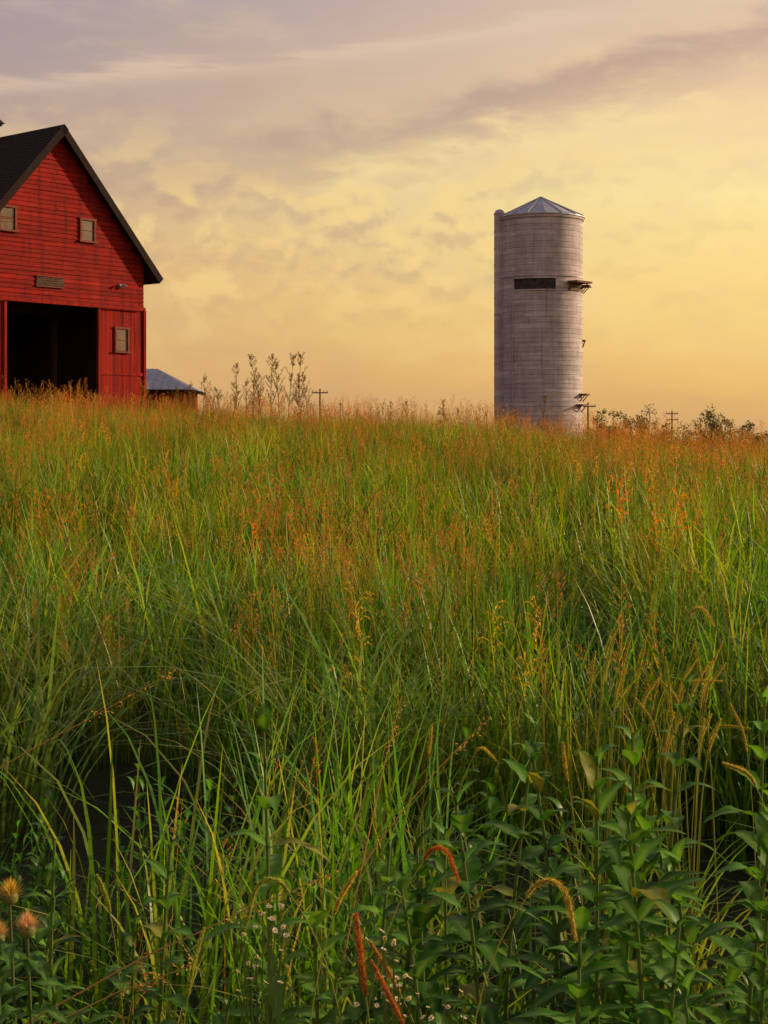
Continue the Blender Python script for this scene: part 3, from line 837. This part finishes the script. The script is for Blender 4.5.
YE = (0.62, 0.47, 0.13); OR = (0.62, 0.22, 0.07); GN = (0.46, 0.48, 0.10)
def fx(px, py, d, az, **k):   # where the head joins the stem, at distance d
    x = (px-384)/1600*d; z = EYE-(py-440)/1600*d
    foxtail(x, d, z-ground(x, d), az, **k)
for a in [(290, 908, 2.75, 3.3, dict(head=.15, col=GN, arch=1.2, end=2.9, rad=.008)),
          (334, 936, 2.8, 0.2, dict(head=.085, col=YE, arch=.6, end=.6, rad=.008)),
          (424, 874, 2.75, 0.1, dict(head=.105, col=OR, arch=1.2, end=2.8, rad=.008)),
          (526, 912, 2.7, -0.1, dict(head=.17, col=YE, arch=1.2, end=2.95, rad=.010)),
          (366, 1018, 2.7, 2.9, dict(head=.14, col=OR, arch=.2, end=.12, rad=.010)),
          (400, 1008, 2.75, 2.9, dict(head=.10, col=lerp(OR, YE, .4), arch=1.0, end=.6, rad=.007)),
          (404, 1040, 2.7, 2.9, dict(head=.12, col=OR, arch=1.0, end=.5, rad=.008)),
          (188, 1016, 2.8, 0.4, dict(head=.12, col=GN, arch=.25, end=.3, rad=.008)),
          (690, 626, 5.0, 0.1, dict(head=.12, col=YE, arch=1.0, end=2.6, rad=.010)),
          (568, 800, 3.6, 3.1, dict(head=.09, col=YE, arch=.3, end=.1, rad=.007)),
          (428, 776, 4.0, 0.1, dict(head=.09, col=YE, arch=.2, end=.1, rad=.007)),
          (474, 765, 4.2, 0.2, dict(head=.08, col=YE, arch=1.0, end=2.4, rad=.007)),
          (756, 800, 3.6, 3.3, dict(head=.10, col=YE, arch=.9, end=1.2, rad=.008)),
          (110, 930, 3.2, 3.3, dict(head=.08, col=GN, arch=.3, end=.4, rad=.007))]:
    fx(a[0], a[1], a[2], a[3], **a[4])
for k in range(20):
    px, py = random.gauss(697, 32), U(690, 775)
    fx(px, py, U(4.4, 5.4), U(2.8, 3.5) if R() < .3 else U(-.5, .5), head=U(.11, .19), col=lerp(YE, GY, R()*.6), arch=U(.05, .4), end=U(0.05, 0.8) if R() < .8 else 1.6, rad=.0085, blades=4)
for k in range(7):
    fx(U(585, 630), U(670, 720), U(5, 6), U(-.6, .6), head=U(.11, .18), col=lerp(YE, GY, .4), arch=U(.05, .3), end=U(.05, .6), rad=.0085, blades=4)

def aster(x, y, h, n=26, spread=0.1):
    g = ground(x, y); e = empty('white_aster', (x, y, g)); st = MB(); fl = MB()
    st.tube([Vector((0, 0, 0)), Vector((0.01, 0, h*0.5)), Vector((0, 0, h*0.8))], [.003, .0025, .002], (0.12, 0.15, 0.04, 1), 6)
    for k in range(n):
        q = Vector((random.gauss(0, spread), random.gauss(0, spread), h*U(0.90, 1.03)))
        b0 = Vector((0, 0, h*U(0.45, 0.78)))
        st.tube([b0, b0.lerp(q, 0.6)-Z*0.01, q], [.0016, .0012, .001], (0.12, 0.17, 0.05, 1), 4)
        nr = Vector((U(-.7, .7), U(-.9, .3), 1)).normalized(); a = nr.cross(X).normalized(); b1 = nr.cross(a)
        r0 = U(0.8, 1.4)
        for j in range(11):
            t = 2*math.pi*j/11; dr = a*math.cos(t)+b1*math.sin(t); sd = nr.cross(dr)*0.0014; rr = U(.0040, .0062)*r0
            fl.quad(q+dr*.0015-sd*.5, q+dr*rr*.6-sd+nr*.001, q+dr*rr+nr*.0015, q+dr*rr*.6+sd+nr*.001, (0.78, 0.72, 0.66, 1))
        fl.tube([q, q+nr*0.0022], [.0026, .0010], (0.55, 0.38, 0.05, 1), 6)
    for k in range(18):
        a = U(0, 6.28); leaf(st, Vector((0, 0, h*U(.2, .9))), Vector((math.cos(a), math.sin(a), .5)), .05, .009, .3, (0.06, 0.14, 0.03), rows=4)
    st.obj('stems', M_LEAF, e); fl.obj('flowers', M_LEAF, e)
aster(-0.215, 2.8, 1.12, 22, 0.028); aster(0.015, 2.75, 1.10, 20, 0.028); aster(0.06, 2.75, 1.06, 8, .03); aster(0.15, 2.7, 1.03, 6, .04)

def thistle(x, y, h, col):
    g = ground(x, y); e = empty('thistle', (x, y, g)); st = MB(); hd = MB()
    st.tube([Vector((0, 0, 0)), Vector((.02, 0, h*.6)), Vector((0, 0, h))], [.005, .004, .003], (0.12, 0.15, 0.05, 1), 6)
    c = Vector((0, 0, h))
    st.tube([c, c+Z*.006, c+Z*.016, c+Z*.024], [.004, .014, .015, .009], (0.20, 0.20, 0.07, 1), 10)
    for k in range(700):
        t = U(0, 6.28); el = U(0.1, 1.57); d = Vector((math.cos(t)*math.cos(el), math.sin(t)*math.cos(el), math.sin(el)))
        s = d.cross(Z+X*.01).normalized()*.0006; b0 = c+Z*.014+d*.004
        v = U(.6, 1.15); hd.tri(b0-s, b0+s, b0+d*U(.014, .034), (min(.9, col[0]*v), col[1]*v, col[2]*v, 1))
    for k in range(24):
        a = U(0, 6.28); leaf(st, Vector((0, 0, h*U(.3, .97))), Vector((math.cos(a), math.sin(a), .4)), U(.06, .13), .03, .4, (0.07, 0.18, 0.03), wav=.4, rows=8)
    st.obj('stem_and_leaves', M_LEAF, e, smooth=True); hd.obj('flower_head', M_SEED, e)
thistle(-0.655, 2.8, 1.15, (0.62, 0.44, 0.10)); thistle(-0.62, 2.78, 1.10, (0.70, 0.44, 0.30)); thistle(-0.69, 2.85, 1.06, (0.6, 0.42, 0.2))

sm = MB()
for (x0, y0, z0, x1, y1, z1) in [(-1.15, 4.2, 1.02, -0.55, 4.3, 1.38), (-0.60, 3.0, 0.92, -0.10, 3.1, 1.16), (-0.7, 2.9, 0.86, -0.35, 3.0, 1.02), (-0.05, 4.4, 0.85, 0.05, 4.5, 1.28), (0.05, 4.4, 0.95, 0.3, 4.5, 1.22)]:
    a, b2 = Vector((x0, y0, z0)), Vector((x1, y1, z1)); a = a+(a-b2)*0.6
    pts = [a.lerp(b2, i/12)+Z*(0.03*math.sin(i/12*3.1)+U(-.003, .003)) for i in range(13)]
    sm.tube(pts, [.0026-.00014*i for i in range(13)], (0.50, 0.34, 0.11, 1), 5)
    for k in range(30):
        p = pts[12].lerp(pts[9], R())+Vector((U(-1, 1), U(-1, 1), U(-1, 1)))*.012; q = Vector((U(-1, 1), U(-1, 1), U(-1, 1)))*.004
        sm.quad(p-q, p+Z*.002, p+q+X*.006, p-Z*.002, (0.5, 0.28, 0.1, 1))
sm.obj('straw_stalks', M_LEAF, smooth=True)

# ------------------------------------------------------------ world
w = bpy.data.worlds.new('World'); scene.world = w; w.use_nodes = True
w.node_tree.nodes.clear(); T = NT(w.node_tree)
SEL, SAZ = math.radians(15), math.radians(70)
sky = T.n('ShaderNodeTexSky', sky_type='NISHITA'); sky.sun_disc = False
sky.sun_elevation = SEL; sky.sun_rotation = SAZ; sky.dust_density = 3.0; sky.air_density = 1.2
tc = T.n('ShaderNodeTexCoord'); nv = T.n('ShaderNodeVectorMath', operation='NORMALIZE'); T.put(nv.inputs[0], tc.outputs['Generated'])
sp = T.n('ShaderNodeSeparateXYZ'); T.put(sp.inputs[0], nv.outputs[0])
az = T.math('ARCTAN2', sp.outputs[0], sp.outputs[1]); el = T.math('ARCSINE', sp.outputs[2])
cb = T.n('ShaderNodeCombineXYZ'); T.put(cb.inputs[0], az); T.put(cb.inputs[1], el); ae = cb.outputs[0]
wob = T.noise(T.mapping(ae, scale=(5, 14, 1)), 1.0, 4)
elw = T.math('ADD', el, T.math('MULTIPLY_ADD', wob, 0.07, -0.035))
e1 = T.math('DIVIDE', elw, 0.3, clamp=True)
rl = T.ramp(e1, [(0, lin(198, 152, 112)), (.13, lin(214, 168, 116)), (.3, lin(224, 180, 124)), (.5, lin(206, 172, 140)), (.7, lin(178, 156, 152)), (1, lin(162, 150, 164))])
rr = T.ramp(e1, [(0, lin(216, 168, 106)), (.13, lin(240, 192, 114)), (.3, lin(254, 218, 136)), (.5, lin(255, 232, 160)), (.7, lin(244, 210, 162)), (1, lin(210, 184, 174))])
base = T.mix(T.smooth(az, -0.30, 0.26), rl, rr)
mo = T.noise(T.mapping(ae, scale=(10, 26, 1), loc=(7, 7, 0), rot=(0, 0, 0.15)), 1.0, 6, 0.6)
base = T.mix(T.smooth(mo, 0.45, 0.8, 0, 0.22), base, lin(190, 160, 148))
base = T.mix(T.smooth(mo, 0.5, 0.25, 0, 0.22), base, lin(250, 218, 154))
def gauss(v, c, wd):
    q = T.math('DIVIDE', T.math('SUBTRACT', v, c), wd); return T.math('EXPONENT', T.math('MULTIPLY', T.math('MULTIPLY', q, q), -1))
p1 = T.noise(T.mapping(ae, scale=(30, 46, 1), rot=(0, 0, 0.25)), 1.0, 5, 0.5, 0.2)
p2 = T.noise(T.mapping(ae, scale=(30, 46, 1), rot=(0, 0, 0.25), loc=(-0.12, 0.30, 0)), 1.0, 5, 0.5, 0.2)
msk = T.noise(T.mapping(ae, scale=(7, 12, 1), loc=(3, 1, 0)), 1.0, 3)
pm = T.math('MULTIPLY', gauss(el, 0.128, 0.050), T.smooth(msk, 0.25, 0.55, 0.45, 1))
pm = T.math('MULTIPLY', pm, T.smooth(az, 0.22, 0.0, 0.35, 1))
pf = T.math('MULTIPLY', T.smooth(p1, 0.47, 0.62), pm)
pd = T.math('MULTIPLY', T.smooth(T.math('SUBTRACT', p2, p1), -0.02, 0.16), pm)
base = T.mix(T.math('MULTIPLY', pd, 0.38), base, lin(180, 148, 130))
base = T.mix(T.math('MULTIPLY', pf, 0.85), base, lin(252, 216, 142))
bn = T.noise(T.mapping(ae, scale=(12, 34, 1), rot=(0, 0, 0.19)), 1.0, 7, 0.6, 0.3)
cen = T.math('MULTIPLY_ADD', az, 0.21, 0.190)
bw = T.math('SUBTRACT', T.math('SUBTRACT', el, cen), T.math('MULTIPLY_ADD', bn, 0.07, -0.035))
bm = T.math('MULTIPLY', gauss(bw, 0.0, 0.016), T.smooth(az, -0.22, 0.02, 0.2, 1))
base = T.mix(T.math('MULTIPLY', bm, T.smooth(bn, 0.3, 0.65, 0.25, 0.75)), base, lin(184, 152, 142))
bl = T.math('MULTIPLY', gauss(bw, -0.028, 0.012), T.smooth(az, -0.2, 0.1))
base = T.mix(T.math('MULTIPLY', bl, T.smooth(bn, 0.4, 0.65, 0.1, 0.7)), base, lin(255, 230, 162))
sn = T.noise(T.mapping(ae, scale=(7, 60, 1), rot=(0, 0, -0.12)), 1.0, 6, 0.6, 0.6)
sc_ = T.math('MULTIPLY_ADD', az, 0.12, 0.240)
sm_ = gauss(T.math('SUBTRACT', T.math('SUBTRACT', el, sc_), T.math('MULTIPLY_ADD', sn, 0.03, -0.015)), 0.0, 0.006)
base = T.mix(T.math('MULTIPLY', sm_, T.smooth(sn, 0.35, 0.6, 0.15, 0.65)), base, lin(230, 202, 174))
ss = T.math('MULTIPLY', T.smooth(sn, 0.5, 0.75), T.smooth(el, 0.15, 0.25))
base = T.mix(T.math('MULTIPLY', ss, 0.3), base, lin(222, 196, 176))
base = T.mix(T.smooth(el, 0.3, 0.8), base, (0.20, 0.20, 0.27, 1))
sd = (math.sin(SAZ)*math.cos(SEL), math.cos(SAZ)*math.cos(SEL), math.sin(SEL))
dp = T.n('ShaderNodeVectorMath', operation='DOT_PRODUCT'); T.put(dp.inputs[0], nv.outputs[0]); dp.inputs[1].default_value = sd
gl = T.math('POWER', T.math('MAXIMUM', dp.outputs['Value'], 0.0), 6.0)
base = T.mix(T.math('MULTIPLY', gl, 0.8), base, (1.7, 1.1, 0.5, 1))
sc10 = T.mix(1.0, base, (10, 10, 10, 1), 'MULTIPLY')
allc = T.mix(0.95, sky.outputs[0], sc10)
bg = T.n('ShaderNodeBackground'); T.put(bg.inputs[0], allc); bg.inputs[1].default_value = 0.1
wo = T.n('ShaderNodeOutputWorld'); T.t.links.new(bg.outputs[0], wo.inputs[0])

# ------------------------------------------------------------ sun
sl = bpy.data.lights.new('sun', 'SUN'); sl.energy = 5.0; sl.angle = math.radians(0.6); sl.color = (1.0, 0.77, 0.46)
so = bpy.data.objects.new('sun', sl); scene.collection.objects.link(so)
so.rotation_euler = (-Vector(sd)).to_track_quat('-Z', 'Y').to_euler()

# ------------------------------------------------------------ camera
cam = bpy.data.cameras.new('camera'); co = bpy.data.objects.new('camera', cam); scene.collection.objects.link(co)
co.location = (0, 0, EYE); co.rotation_euler = (math.radians(90), 0, 0)
cam.sensor_fit = 'VERTICAL'; cam.sensor_height = 36; cam.lens = 1600/1024*36
cam.shift_y = -(512-440)/1024
cam.clip_start = 0.05; cam.clip_end = 9000
scene.camera = co
print('instances', len(items))
